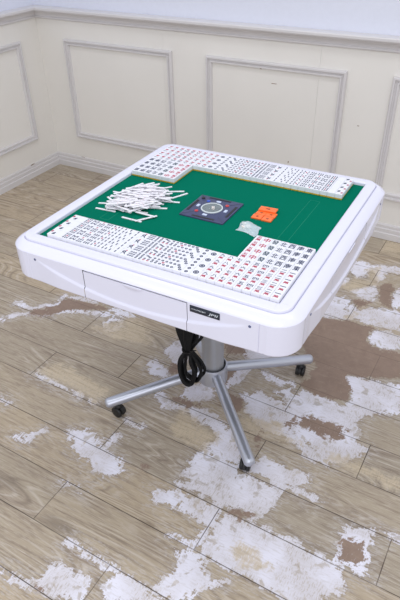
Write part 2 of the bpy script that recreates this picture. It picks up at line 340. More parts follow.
rail = [(-0.022, 0.840), (0.007, 0.840), (0.011, 0.844), (0.011, 0.850), (0.007, 0.8515), (0.009, 0.858), (0.014, 0.868), (0.022, 0.876), (0.032, 0.879), (0.032, 0.8805), (0.038, 0.8815), (0.041, 0.886), (0.041, 0.895), (0.038, 0.899), (-0.022, 0.899)]
skirt = [(-0.01, 0.0), (0.016, 0.0), (0.016, 0.030), (0.0145, 0.0325), (0.012, 0.0335), (0.012, 0.052), (0.0105, 0.0545), (0.008, 0.0555), (0.008, 0.070), (0.005, 0.076), (-0.01, 0.076)]
profile_run('trim_1', WB, -1.838, 2.4, rail, m_mould, mit0=1)
profile_run('trim_2', WL, 0.0, 2.6, rail, m_mould, mit0=1)
profile_run('baseboard_back', WB, -1.838, 2.4, skirt, m_mould, mit0=1)
profile_run('baseboard_left', WL, 0.0, 2.6, skirt, m_mould, mit0=1)
frame_prof = [(0.0, 0.0), (0.0, 0.012), (0.004, 0.018), (0.010, 0.018), (0.012, 0.010), (0.019, 0.008), (0.022, 0.013), (0.028, 0.013), (0.031, 0.006), (0.032, 0.0)]
tn = [3]
def panel_frame(M, x0, x1, z0, z1):
    bm = bmesh.new(); n = len(frame_prof); rings = []
    for cx, cz, sx, sz in ((x0, z0, 1, 1), (x1, z0, -1, 1), (x1, z1, -1, -1), (x0, z1, 1, -1)):
        rings.append([bm.verts.new(M @ Vector((cx + sx * w, d, cz + sz * w))) for w, d in frame_prof])
    for i in range(4):
        a, b = rings[i], rings[(i + 1) % 4]
        for k in range(n - 1): bm.faces.new((a[k], a[k + 1], b[k + 1], b[k]))
    structure(build('trim_%d' % tn[0], bm, m_mould, smooth=25)); tn[0] += 1
for x0, x1 in ((-1.650, -0.953), (-0.757, -0.058), (0.140, 0.840), (1.037, 1.737)): panel_frame(WB, x0, x1, 0.203, 0.748)
DL = WALL_D
for a, b in ((1.178, 0.478), (0.288, -0.412)): panel_frame(WL, DL - a, DL - b, 0.206, 0.746)
# chips and scuffs on the wood work
def chips(name, M, spots):
    bm = bmesh.new(); rg = random.Random(5)
    for x, z, w, h, y in spots:
        n = 9; vs = []
        for k in range(n):
            a = 2 * PI * k / n; r = rg.uniform(0.6, 1.1)
            vs.append(bm.verts.new(M @ Vector((x + w / 2 * r * math.cos(a), y + 0.0006, z + h / 2 * r * math.sin(a)))))
        bm.faces.new(vs)
    return structure(build(name, bm, m_scuff))
chips('trim_20', WB, [(-1.63, 0.0765, 0.03, 0.003, 0.005), (-0.40, 0.655, 0.035, 0.004, 0), (-0.30, 0.29, 0.006, 0.014, 0), (-0.47, 0.715, 0.012, 0.004, 0.0), (0.02, 0.52, 0.012, 0.004, 0)])
chips('trim_21', WL, [(0.235, 0.0745, 0.035, 0.006, 0.0075)])

# ------------------------------------------------------------ the mahjong table
m_white = mat('glossy_white_plastic', (226, 226, 243), 0.22, coat=0.2)
m_felt = mat('green_felt', (0, 109, 86), 0.95, spec=0.04, bump=(900, 0.5), vary=(500, 0.10))
m_line = mat('pale_felt_seam', (46, 138, 112), 0.9, spec=0.1)
m_steel = mat('silver_painted_steel', (190, 194, 206), 0.32, metal=0.75)
m_steel2 = mat('grey_painted_steel', (172, 174, 180), 0.4, metal=0.6)
m_black = mat('black_rubber', (18, 18, 20), 0.45)
m_cord = mat('black_cord_sheath', (9, 10, 14), 0.6, spec=0.25)
m_navy = mat('navy_plastic', (60, 66, 100), 0.4, vary=(60, 0.1))
m_slot = mat('black_plastic', (14, 14, 20), 0.4)
m_btnw = mat('white_button', (200, 212, 235), 0.3)
m_btnr = mat('red_button', (196, 60, 62), 0.35)
m_btnb = mat('blue_button', (60, 90, 190), 0.35)
m_ringw = mat('pale_ring', (205, 214, 216), 0.3)
m_grey = mat('grey_felt', (104, 114, 118), 0.8)
m_badge = mat('dark_badge', (30, 36, 52), 0.3)
m_silver = mat('silver_lettering', (200, 206, 214), 0.35)
m_screw = mat('blue_grey_screw_cap', (88, 96, 132), 0.4)
def glass(name, tint=(0.9, 0.95, 0.97, 1), alpha=0.25, rough=0.08):
    m = bpy.data.materials.new(name); m.use_nodes = True; nt = m.node_tree; b = nt.nodes['Principled BSDF']
    b.inputs['Base Color'].default_value = tint; b.inputs['Roughness'].default_value = rough
    b.inputs['Alpha'].default_value = alpha; b.inputs['Specular IOR Level'].default_value = 0.8
    return m
m_dome = glass('clear_dome', alpha=0.08)
m_film = glass('clear_plastic_film', tint=(0.80, 0.92, 0.98, 1), alpha=0.45, rough=0.2)

table = empty('mahjong_table', (0, 0, 0), 'white square automatic mahjong table with green felt top on a silver four-legged caster base', 'table')
FELT_Z = 0.694; HALF = 0.385; CR = 0.060; CC = HALF - CR
def RAD(d):            # corner radius: tight at the felt, wider at the outer edge
    return 0.003 + max(0.0, d - 0.327) * 1.06
def perim(d, s_list, arc=14):
    """points around a rounded square of half-size d; list of (point, side, s)"""
    out = []; r = max(RAD(d), 0.003); c = d - r
    for side in range(4):
        ca, sa = math.cos(side * PI / 2), math.sin(side * PI / 2)
        def rot(x, y): return (x * ca - y * sa, x * sa + y * ca)
        for s in s_list: out.append((rot(s, -d), side, s))
        for k in range(1, arc):
            a = -PI / 2 + PI / 2 * k / arc
            out.append((rot(c + r * math.cos(a), -c + r * math.sin(a)), side, None))
    return out
def ring_surface(bm, profile, s_list, fn=None, skip=None, mi=0):
    rings = []
    for j, (d, z) in enumerate(profile):
        ring = []
        for (p, side, s) in perim(d, s_list):
            q = Vector((p[0], p[1], z))
            if fn:
                off = fn(side, s, z)
                if off:
                    nrm = [Vector((0, -1, 0)), Vector((1, 0, 0)), Vector((0, 1, 0)), Vector((-1, 0, 0))][side]; q += nrm * off
            ring.append(bm.verts.new(q))
        rings.append(ring)
    info = perim(HALF, s_list); n = len(info)
    for j in range(len(profile) - 1):
        for k in range(n):
            k2 = (k + 1) % n
            if skip and skip(info[k], info[k2], profile[j], profile[j + 1]): continue
            f = bm.faces.new((rings[j][k], rings[j][k2], rings[j + 1][k2], rings[j + 1][k])); f.material_index = mi
# rim: the moulded top frame
bm = bmesh.new()
rim = [(0.327, 0.689), (0.327, 0.7000), (0.3276, 0.7022), (0.3300, 0.7034), (0.334, 0.7036), (0.3540, 0.7036), (0.3558, 0.7031), (0.3564, 0.7018), (0.3566, 0.6940), (0.3580, 0.6940), (0.3586, 0.6974), (0.3620, 0.6970),
       (0.3680, 0.6944), (0.3740, 0.6910), (0.3790, 0.6875), (0.3820, 0.6850), (0.3838, 0.6832), (0.3846, 0.6821)]
sl = [i * 0.02 for i in range(-16, 17)]; sl = [-CC] + sl + [CC]
ring_surface(bm, rim, sl)
build('rim', bm, m_white, table, smooth=60)
# side skirt with a drawer opening on every side
def zc(s): return 0.621 + 0.030 * (s / 0.22) ** 2
def relief(side, s, z):
    if s is None: return 0.0
    a = abs(s); e = 0.0
    if abs(a - 0.3205) < 0.0006: e -= 0.0012
    if a < 0.285:
        f = min(1, (0.285 - a) / 0.06); t = min(1, max(0, (zc(s) - z) / 0.004)); t = t * t * (3 - 2 * t)
        e += 0.0046 * f * t
    return e
DX = 0.140
s_list = sorted(set([-CC, CC, -0.3205 + 0.0, 0.3205 - 0.0]) | set(round(i * 0.004, 4) for i in range(-78, 79) if abs(abs(i * 0.004) - DX) > 0.0018 and abs(i * 0.004) < 0.313))
s_list = [s for s in s_list if abs(s) <= CC]
s_list = sorted(s_list + [-DX - 0.0009, -DX + 0.0009, DX - 0.0009, DX + 0.0009, 0.3075, 0.3085, 0.3095, -0.3075, -0.3085, -0.3095])
def relief2(side, s, z):
    e = relief(side, s, z)
    if s is not None and abs(abs(s) - 0.3085) < 0.0004: e -= 0.0014
    return e
ZS = 0.6820
levels = [ZS, ZS - 0.0013, ZS - 0.0029] + [ZS - 0.0029 - 0.00198 * k for k in range(1, 38)]
def dz(z): return HALF - 0.0005 - 0.0005 * (max(0.0, ZS - z) / 0.075)
zb = levels[-1]
side_prof = [(dz(z), z) for z in levels] + [(dz(zb) - 0.0012, zb - 0.0022), (dz(zb) - 0.004, zb - 0.0036), (dz(zb) - 0.012, zb - 0.004)]
DT = ZS - 0.002
def in_drawer(a, b, p, q):
    return a[2] is not None and b[2] is not None and a[1] == b[1] and max(abs(a[2]), abs(b[2])) < DX + 0.0012 and (p[1] + q[1]) / 2 < DT
bm = bmesh.new()
ring_surface(bm, side_prof, s_list, relief2, skip=in_drawer)
build('side_skirt', bm, m_white, table, smooth=60)
# drawer fronts
for side in range(4):
    ca, sa = math.cos(side * PI / 2), math.sin(side * PI / 2)
    bm = bmesh.new(); ds = [s for s in s_list if abs(s) < DX]
    grid = []
    prof = [(dz(DT) - 0.006, DT - 0.0022)] + [(dz(z), z) for z in levels if z < DT - 0.001] + side_prof[-3:]
    for (d, z) in prof:
        row = []
        for i, s in enumerate([ds[0]] + ds + [ds[-1]]):
            dd = d + relief(0, s, z) - (0.006 if i in (0, len(ds) + 1) else 0)
            row.append(bm.verts.new(Vector((s * ca + dd * sa, s * sa - dd * ca, z))))
        grid.append(row)
    for a, b in zip(grid, grid[1:]):
        for k in range(len(a) - 1): bm.faces.new((a[k], a[k + 1], b[k + 1], b[k]))
    dr = build('drawer', bm, m_white, table, smooth=50)
    bm = bmesh.new(); N = 18                       # crescent finger pull under the top edge
    R0 = Matrix.Rotation(side * PI / 2, 4, 'Z')
    rows = []
    for j, (dy, sc_) in enumerate(((0.0, 1.0), (-0.0028, 0.97), (-0.0036, 0.86))):
        rows.append([bm.verts.new(R0 @ Vector((0.026 * sc_ * math.cos(PI * k / N), -dz(ZS - 0.005) + dy, ZS - 0.0033 - 0.0085 * sc_ * math.sin(PI * k / N)))) for k in range(N + 1)])
    for a, b in zip(rows, rows[1:]):
        for k in range(N): bm.faces.new((a[k], a[k + 1], b[k + 1], b[k]))
        bm.faces.new((a[0], b[0], b[-1], a[-1])) if False else None
    bm.faces.new(rows[-1]); 
    bm.faces.new([rows[0][0], rows[1][0], rows[2][0], rows[2][-1], rows[1][-1], rows[0][-1]])
    h = build('handle', bm, m_white, dr, smooth=50)
# added dark blocks for the shade in the drawer joints; underside machine housing
bm = bmesh.new()
box(bm, -0.370, 0.370, -0.29, 0.29, 0.612, 0.681)
box(bm, -0.29, 0.29, -0.370, 0.370, 0.612, 0.681)
build('joint_shade_block', bm, m_dark, table)
bm = bmesh.new()
box(bm, -0.27, 0.27, -0.27, 0.27, 0.53, 0.6195, bev=0.02)
box(bm, -0.09, 0.09, -0.09, 0.09, 0.50, 0.531, bev=0.004)
build('machine_housing', bm, mat('grey_housing', (120, 122, 126), 0.6), table, smooth=40)
# felt with the seams of the four tile lifts
bm = bmesh.new()
box(bm, -0.3268, 0.3268, -0.3268, 0.3268, 0.6885, FELT_Z)
felt = build('felt_surface', bm, m_felt, table)
bm = bmesh.new()
for side in range(4):
    R0 = Matrix.Rotation(side * PI / 2, 4, 'Z')
    for (x0, x1, y0, y1) in ((0.2165, 0.2173, -0.175, 0.175), (0.2435, 0.2443, -0.175, 0.175), (0.2165, 0.2443, 0.1746, 0.1754), (0.2165, 0.2443, -0.1754, -0.1746)):
        box(bm, x0, x1, y0, y1, FELT_Z - 0.0003, FELT_Z + 0.00015, mtx=R0)
build('lift_seam', bm, m_line, felt)
# screws
for side in range(4):
    for s in (-0.288, 0.288):
        bm = bmesh.new()
        d = dz(0.668)
        Mx = Matrix.Rotation(side * PI / 2, 4, 'Z') @ Matrix.Translation((s, -d + 0.0005, 0.668)) @ Matrix.Rotation(PI / 2, 4, 'X')
        lathe(bm, [(0.0034, 0.0), (0.0034, 0.0010), (0.0026, 0.0016), (0.0012, 0.0010)], 14, Mx)
        build('screw', bm, m_screw, table, smooth=40)
# badge right of the near drawer
def glyph(text, size, font_bold=False, shear=0.0):
    cu = bpy.data.curves.new('glyph', 'FONT'); cu.body = text; cu.size = size; cu.align_x = 'CENTER'; cu.align_y = 'CENTER'; cu.shear = shear
    cu.resolution_u = 3; cu.offset = size * 0.018
    o = bpy.data.objects.new('glyph', cu); COL.objects.link(o)
    bpy.context.view_layer.update()
    dg = bpy.context.evaluated_depsgraph_get(); ev = o.evaluated_get(dg); me = ev.to_mesh()
    V = [tuple(v.co) for v in me.vertices]; Fs = [tuple(p.vertices) for p in me.polygons]
    ev.to_mesh_clear(); bpy.data.objects.remove(o); bpy.data.curves.remove(cu)
    return V, Fs
def put_glyph(bm, g, M, mi, fitw=None, fith=None):
    V, Fs = g
    if not V: return
    xs = [v[0] for v in V]; ys = [v[1] for v in V]
    cx, cy = (min(xs) + max(xs)) / 2, (min(ys) + max(ys)) / 2
    kx = fitw / (max(xs) - min(xs)) if fitw else 1; ky = fith / (max(ys) - min(ys)) if fith else 1
    vs = [bm.verts.new(M @ Vector(((v[0] - cx) * kx, (v[1] - cy) * ky, 0))) for v in V]
    for f in Fs:
        try: fc = bm.faces.new([vs[i] for i in f]); fc.material_index = mi
        except ValueError: pass
bm = bmesh.new()
yb = -dz(0.668)
tilt = math.atan2(dz(0.674) - dz(0.658), 0.016)
BM = Matrix.Translation((0.1835, yb - 0.0004, 0.6685)) @ Matrix.Rotation(-tilt * 0.6, 4, 'X')
box(bm, -0.036, 0.036, -0.001, 0.001, -0.0085, 0.0085, bev=0.0006, mtx=BM)
badge = build('name_badge', bm, m_badge, table, smooth=40)
bm = bmesh.new()
GM = BM @ Matrix.Translation((0, -0.00125, 0)) @ Matrix.Rotation(PI / 2, 4, 'X')
put_glyph(bm, glyph('JPⅡ', 0.01, shear=0.2), GM @ Matrix.Translation((0.0205, -0.001, 0)), 0, 0.024, 0.0088)
rg = random.Random(2)
x = -0.032
while x < 0.004:                                   # the tiny line of lettering, too small to read in the photo
    w = rg.choice((0.0022, 0.003, 0.0026)); 
    box(bm, x, x + 0.0006, -0.0003, 0.0003, -0.0016, 0.0016, mtx=BM @ Matrix.Translation((0, -0.0011, 0)))
    box(bm, x + 0.0007, x + w - 0.0006, -0.0003, 0.0003, rg.choice((0.0010, -0.0014, -0.0002)), rg.choice((0.0014, 0.0016)), mtx=BM @ Matrix.Translation((0, -0.0011, 0)))
    x += w + 0.0006
build('lettering', bm, m_silver, badge)
# centre console
con = None
bm = bmesh.new()
Z0 = FELT_Z
box(bm, -0.065, 0.065, -0.065, 0.065, Z0 - 0.002, Z0 + 0.004, bev=0.0018)
console = build('centre_console', bm, m_navy, table, smooth=40)
ZT = Z0 + 0.004
for k in range(4):
    R0 = Matrix.Rotation(k * PI / 2, 4, 'Z')
    bm = bmesh.new(); box(bm, -0.036, 0.030, 0.0535, 0.0605, ZT - 0.001, ZT + 0.0007, bev=0.0004, mtx=R0)
    build('slot', bm, m_slot if k % 2 == 0 else m_slot, console)
    bm = bmesh.new(); box(bm, -0.0065, 0.0065, 0.0375, 0.0455, ZT - 0.001, ZT + 0.0020, bev=0.0008, mtx=R0 @ Matrix.Translation((0, 0, 0)))
    b_ = build('button', bm, m_btnw, console, smooth=40); b_['label'] = 'white rectangular button'
for (x, y, m_, lb) in ((0.031, 0.0305, m_btnr, 'red round button'), (-0.031, -0.0305, m_btnr, 'red round button'), (-0.028, 0.0345, m_btnb, 'blue round button'), (-0.050, 0.046, m_slot, 'small black sensor')):
    bm = bmesh.new(); lathe(bm, [(0.0052, ZT - 0.001), (0.0052, ZT + 0.0016), (0.0042, ZT + 0.0024)], 18, Matrix.Translation((x, y, 0)))
    b_ = build('button', bm, m_, console, smooth=40); b_['label'] = lb
bm = bmesh.new()
for k in range(4):
    R0 = Matrix.Rotation(k * PI / 2 + PI / 4, 4, 'Z'); box(bm, 0.052, 0.086, -0.0004, 0.0004, ZT - 0.001, ZT + 0.0003, mtx=R0)
build('corner_seam', bm, m_slot, console)
bm = bmesh.new()
lathe(bm, [(0.0300, ZT - 0.001), (0.0300, ZT + 0.0022), (0.0288, ZT + 0.0030), (0.0268, ZT + 0.0028), (0.0262, ZT + 0.001)], 40, cap=False)
build('dome_ring', bm, m_ringw, console, smooth=40)
bm = bmesh.new(); lathe(bm, [(0.0265, ZT - 0.0005), (0.0265, ZT + 0.0006), (0.001, ZT + 0.0008)], 36)
build('dice_plate', bm, m_grey, console, smooth=40)
bm = bmesh.new()
lathe(bm, [(0.0260 * math.cos(a), ZT + 0.001 + 0.012 * math.sin(a)) for a in [PI / 2 * k / 10 for k in range(10)]] + [(0.0004, ZT + 0.013)], 36, cap=False)
build('dome', bm, m_dome, console, smooth=60)
# pedestal
bm = bmesh.new()
lathe(bm, [(0.036, 0.120), (0.036, 0.520)], 48); build('column', bm, m_steel2, table, smooth=40)
bm = bmesh.new()
lathe(bm, [(0.030, 0.070), (0.044, 0.072), (0.048, 0.076), (0.048, 0.134), (0.0465, 0.138), (0.0435, 0.139), (0.0420, 0.136), (0.0415, 0.128)], 48)
hub = build('hub', bm, m_steel, table, smooth=40)
bm = bmesh.new(); lathe(bm, [(0.0345, 0.129), (0.0412, 0.129), (0.0412, 0.1335), (0.0345, 0.1335)], 40, cap=False)
build('collar_gap', bm, m_slot, hub, smooth=40)
LL = 0.350; PH = 0.7824
for k in range(4):
    a = PH + k * PI / 2; d = Vector((math.cos(a), math.sin(a), 0))
    pts = []; rad = []
    p0 = d * 0.040 + Vector((0, 0, 0.114)); p1 = d * LL + Vector((0, 0, 0.064))
    for i in range(13): pts.append(p0.lerp(p1, i / 12)); rad.append(0.0172)
    dd = (p1 - p0).normalized()
    for i in range(1, 7):
        q = PI / 2 * i / 6; pts.append(p1 + dd * 0.012 * math.sin(q)); rad.append(0.0172 * (0.25 + 0.75 * math.cos(q)) if i < 6 else 0.003)
    bm = bmesh.new(); tube(bm, pts, rad, 20); build('leg', bm, m_steel, table, smooth=50)
    # caster under the tip
    c = d * 0.322; az = a + (0.9, 0.4, 2.2, -0.6)[k]
    Mc = Matrix.Translation(c) @ Matrix.Rotation(az, 4, 'Z')
    bm = bmesh.new()
    lathe(bm, [(0.005, 0.030), (0.005, 0.056)], 12, Mc)
    pr = []
    for i in range(13):
        q = -0.25 + (PI + 0.25) * i / 12; pr.append((0.0215 * math.cos(q), 0.0208 + 0.0212 * math.sin(q)))
    L1 = [bm.verts.new(Mc @ Vector((x, -0.0045, z))) for x, z in pr]; L2 = [bm.verts.new(Mc @ Vector((x, 0.0045, z))) for x, z in pr]
    bm.faces.new(L1); bm.faces.new(L2)
    for i in range(len(pr)): bm.faces.new((L1[i], L1[(i + 1) % 13], L2[(i + 1) % 13], L2[i]))
    lathe(bm, [(0.012, 0.0400), (0.011, 0.046), (0.008, 0.050)], 16, Mc)
    cs = build('caster', bm, m_black, table, smooth=50)
    for s in (-1, 1):
        bm = bmesh.new(); Mw = Mc @ Matrix.Translation((0, s * 0.0100, 0.0200)) @ Matrix.Rotation(PI / 2, 4, 'X')
        lathe(bm, [(0.004, -0.0055), (0.017, -0.0055), (0.0193, -0.0042), (0.0200, -0.002), (0.0200, 0.002), (0.0193, 0.0042), (0.017, 0.0055), (0.004, 0.0055)], 28, Mw)
        build('wheel', bm, m_black, cs, smooth=50)
# power cord, bundled and tied, hanging from under the table
bm = bmesh.new()
yc = -0.150; tie = Vector((-0.004, yc, 0.312))
rg = random.Random(11)
loops = [(-0.033, 0.016, 0.172, -0.004, 0), (-0.030, 0.020, 0.177, 0.006, 0), (-0.026, 0.024, 0.181, -0.008, 0), (-0.020, 0.034, 0.187, 0.010, 0), (-0.014, 0.040, 0.194, 0.0, 0), (-0.031, 0.044, 0.190, 0.014, 0)]
for i, (xl, xr, zb_, yo, top) in enumerate(loops):
    mx = (xl + xr) / 2
    pts = [(-0.030 + i * 0.011, yc + yo * 0.6, 0.53), (-0.029 + i * 0.011, yc + yo * 0.6, 0.40), (-0.026 + i * 0.009, yc + yo * 0.6, 0.355), tie + Vector((-0.006 + i * 0.002, yo * 0.5, 0)),
           (xl + 0.002, yc + yo, 0.262), (xl, yc + yo, 0.215), (mx - 0.012, yc + yo, zb_ + 0.004), (mx + 0.012, yc + yo, zb_ + 0.004), (xr, yc + yo, 0.215 + 0.02),
           (xr - 0.010, yc + yo, 0.268), tie + Vector((0.007 - i * 0.001, yo * 0.6 + 0.004, 0.002)), (-0.010 + i * 0.009, yc + yo * 0.6 + 0.006, 0.36), (-0.022 + i * 0.011, yc + yo * 0.6 + 0.007, 0.42), (-0.022 + i * 0.011, yc + 0.007, 0.53)]
    tube(bm, spline(pts, 7), 0.0046, 8)
for i in range(11):        # the upper half of the folded bundle, fanning out towards the table
    f = i / 10
    for yy in (-0.003, 0.007): tube(bm, spline([(-0.036 + 0.052 * f, yc + yy, 0.53), (-0.036 + 0.052 * f, yc + yy, 0.43), (-0.034 + 0.048 * f, yc + yy, 0.375), (-0.022 + 0.028 * f, yc + yy, 0.338), tuple(tie + Vector((-0.009 + 0.018 * f, yy, -0.004)))], 6), 0.0042, 7)
tube(bm, spline([(0.010, yc + 0.006, 0.318), (0.026, yc + 0.012, 0.345), (0.044, yc + 0.02, 0.375), (0.07, yc + 0.03, 0.44), (0.08, yc + 0.03, 0.53)], 7), 0.0038, 8)
cord = build('power_cord', bm, m_cord, table, smooth=60)
bm = bmesh.new()
tube(bm, [tie + Vector((0.0155 * math.cos(q), 0.013 * math.sin(q), 0.004 * math.sin(q))) for q in [2 * PI * k / 24 for k in range(25)]], 0.0025, 6)
tube(bm, [tie + Vector((0.012, -0.006, 0.0)), tie + Vector((0.026, -0.008, 0.012)), tie + Vector((0.034, -0.008, 0.015))], 0.0014, 6)
build('cable_tie', bm, m_black, cord, smooth=60)

# ------------------------------------------------------------ mahjong tiles
TW, TL, TT = 0.0213, 0.0284, 0.0166
m_ivory = mat('ivory_tile', (232, 233, 240), 0.35, spec=0.4)
m_yel = mat('yellow_tile_back', (214, 172, 44), 0.4)
m_blu = mat('blue_tile_back', (120, 150, 205), 0.4)
m_ink = mat('dark_blue_ink', (40, 50, 86), 0.6, spec=0.2)
m_red = mat('red_ink', (180, 40, 72), 0.6, spec=0.2)
m_grn = mat('dark_green_ink', (34, 66, 84), 0.6, spec=0.2)
INK, RED, GRN = 2, 3, 4
def disc(bm, x, y, r, z, mi, seg=12, hole=0):
    o = [bm.verts.new((x + r * math.cos(2 * PI * k / seg), y + r * math.sin(2 * PI * k / seg), z)) for k in range(seg)]
    if not hole: bm.faces.new(o).material_index = mi
    else:
        i = [bm.verts.new((x + hole * math.cos(2 * PI * k / seg), y + hole * math.sin(2 * PI * k / seg), z)) for k in range(seg)]
        for k in range(seg): bm.faces.new((o[k], o[(k + 1) % seg], i[(k + 1) % seg], i[k])).material_index = mi
def bar(bm, x, y, w, h, z, mi, ang=0):
    c, s = math.cos(ang), math.sin(ang)
    vs = [bm.verts.new((x + a * c - b * s, y + a * s + b * c, z)) for a, b in ((-w / 2, -h / 2), (w / 2, -h / 2), (w / 2, h / 2), (-w / 2, h / 2))]
    bm.faces.new(vs).material_index = mi
NUM = '一二三四五六七八九'
NAMES = ['one', 'two', 'three', 'four', 'five', 'six', 'seven', 'eight', 'nine']
GC = {}
def G(ch):
    if ch not in GC: GC[ch] = glyph(ch, 1.0)
    return GC[ch]
def tile_mesh(face, back):
    bm = bmesh.new()
    g = 0.00018
    box(bm, -TW / 2 + g, TW / 2 - g, -TL / 2 + g, TL / 2 - g, 0, TT, bev=0.0012, seg=2)
    bmesh.ops.bisect_plane(bm, geom=bm.verts[:] + bm.edges[:] + bm.faces[:], plane_co=(0, 0, 0.0045), plane_no=(0, 0, 1))
    for f in bm.faces: f.material_index = 1 if f.calc_center_median().z < 0.0045 else 0
    z = TT + 0.00012
    kind, n = face; TR = lambda x, y: Matrix.Translation((x, y, z))
    if kind == 'dot':
        u = 0.0052; v = 0.0072
        L = {1: [(0, 0)], 2: [(0, v), (0, -v)], 3: [(-u, v), (0, 0), (u, -v)], 4: [(-u, v), (u, v), (-u, -v), (u, -v)],
             5: [(-u, v), (u, v), (0, 0), (-u, -v), (u, -v)], 6: [(-u, v * 1.1), (u, v * 1.1), (-u, -0.001), (u, -0.001), (-u, -v * 1.1), (u, -v * 1.1)],
             7: [(-u, v * 1.3), (0, v), (u, v * .7), (-u, -0.003), (u, -0.003), (-u, -v * 1.2), (u, -v * 1.2)],
             8: [(s * u, y) for s in (-1, 1) for y in (0.0096, 0.0032, -0.0032, -0.0096)], 9: [(x, y) for x in (-0.006, 0, 0.006) for y in (0.008, 0, -0.008)]}[n]
        r = {1: 0.0068, 2: 0.0042, 3: 0.0038, 4: 0.0036, 5: 0.0033, 6: 0.0031, 7: 0.0028, 8: 0.0029, 9: 0.0027}[n]
        for i, (x, y) in enumerate(L):
            mi = INK
            if (n == 5 and i == 2) or (n == 7 and i > 4): mi = RED
            if n == 1: disc(bm, x, y, r, z, INK, 20, r * 0.62); disc(bm, x, y, r * 0.45, z, INK, 14)
            else: disc(bm, x, y, r, z, mi, 12, r * 0.35)
    elif kind == 'bamboo':
        if n == 1:
            disc(bm, -0.001, 0.001, 0.0048, z, INK, 12, 0.0018); bar(bm, 0.003, -0.005, 0.0022, 0.010, z, INK, 0.7); disc(bm, 0.002, 0.0075, 0.0022, z, RED, 10); bar(bm, -0.004, -0.007, 0.0014, 0.006, z, GRN, -0.4)
        else:
            u = 0.0058; v = 0.0066
            L = {2: [(0, v), (0, -v)], 3: [(0, v), (-u, -v), (u, -v)], 4: [(-u, v), (u, v), (-u, -v), (u, -v)], 5: [(-u, v), (u, v), (0, 0), (-u, -v), (u, -v)],
                 6: [(x, y) for y in (v, -v) for x in (-u, 0, u)], 7: [(0, 0.009)] + [(x, y) for y in (0, -0.009) for x in (-u, 0, u)],
                 8: [], 9: [(x, y) for y in (0.0085, 0, -0.0085) for x in (-u, 0, u)]}[n]
            h = 0.0092 if n < 7 else 0.0068
            if n == 5: h = 0.008
            for i, (x, y) in enumerate(L):
                mi = RED if (n == 5 and i == 2) or (n == 7 and i == 0) or (n == 9 and i == 4) else INK
                bar(bm, x, y, 0.0027, h, z, mi); bar(bm, x, y, 0.0036, 0.0012, z + 0.00005, mi)
            if n == 8:
                for s in (1, -1):
                    for x, a in ((-0.0068, 0), (-0.0024, 0.6 * s), (0.0024, -0.6 * s), (0.0068, 0)): bar(bm, x, s * 0.0058, 0.0022, 0.009, z, INK, a)
    elif kind == 'character':
        put_glyph(bm, G(NUM[n - 1]), TR(0, 0.0058), INK, 0.0135, 0.0024 if n == 1 else 0.0100)
        put_glyph(bm, G('萬'), TR(0, -0.0066), RED, 0.0115, 0.0096)
    elif kind == 'redfive':
        put_glyph(bm, G('五'), TR(0, 0.0066), RED, 0.0125, 0.0085); put_glyph(bm, G('萬'), TR(0, -0.0058), RED, 0.0125, 0.0120)
    elif kind == 'flower':
        put_glyph(bm, G('春'), TR(-0.0060, 0.0030), RED, 0.0070, 0.0085)
        for x, y in ((0.003, -0.003), (0.006, -0.001), (0.0045, -0.006), (0.0015, -0.0065), (0.0065, -0.005)): disc(bm, x, y, 0.0019, z, INK, 8)
        bar(bm, 0.004, -0.0085, 0.007, 0.0014, z, GRN, 0.2)
    elif kind != 'blank':
        put_glyph(bm, G(kind), TR(0, 0), {'中': RED, '發': GRN}.get(kind, INK), 0.0155, 0.0195)
    me = bpy.data.meshes.new('mahjong_tile')
    bmesh.ops.recalc_face_normals(bm, faces=[f for f in bm.faces if f.material_index < 2])
    for f in bm.faces:
        if f.material_index >= 2 and f.normal.z < 0: f.normal_flip()
    bm.normal_update(); bm.to_mesh(me); bm.free()
    for f in me.polygons: pass
    for m_ in (m_ivory, back, m_ink, m_red, m_grn): me.materials.append(m_)
    return me
cols = [('flower', 0), ('blank', 0)] + [('bamboo', n) for n in range(9, 0, -1)] + [('dot', n) for n in range(9, 0, -1)] + [('character', n) for n in range(9, 0, -1)]
ext = [('redfive', 0), ('中', 0), ('發', 0), ('北', 0), ('西', 0), ('南', 0), ('東', 0)]
def face_words(f):
    k, n = f
    if k in ('dot', 'character', 'bamboo'): return '%s of %s' % (NAMES[n - 1], {'dot': 'dots', 'character': 'characters', 'bamboo': 'bamboo'}[k])
    return {'flower': 'season', 'blank': 'blank', 'redfive': 'all-red five', '中': 'red dragon', '發': 'green dragon', '北': 'north wind', '西': 'west wind', '南': 'south wind', '東': 'east wind'}[k]
ORD = ['first', 'second', 'third', 'fourth']
rg = random.Random(4)
def lay(ox, oy, flip, back, where, group):
    cache = {}
    def put(f, i, j, words):
        if f not in cache: cache[f] = tile_mesh(f, back)
        x = (i + 0.5) * TW; y = (j + 0.5) * TL
        if flip: x, y = ox - x, oy - y
        else: x, y = ox + x, oy + y
        o = bpy.data.objects.new('mahjong_tile', cache[f]); COL.objects.link(o)
        o.location = (x, y, FELT_Z); o.rotation_euler = (0, 0, PI if flip else 0)
        tag(o, words, 'mahjong tile', group)
    for i, f in enumerate(cols):
        for j in range(4): put(f, i, j, '%s tile, %s from the %s rim, %s' % (face_words(f), ORD[j], 'far' if flip else 'near', where))
    for i, f in enumerate(ext):
        for j in range(4): put(f, 22 + i, 4 + j, '%s tile, %s from the open felt, %s' % (face_words(f), ORD[3 - j], where))
lay(-0.2920, -0.3258, False, m_blu, 'white set near the viewer', 'mahjong tiles laid out along the near rim')
lay(0.2928, 0.3235, True, m_yel, 'yellow-backed far set', 'yellow-backed mahjong tiles laid out along the far rim')

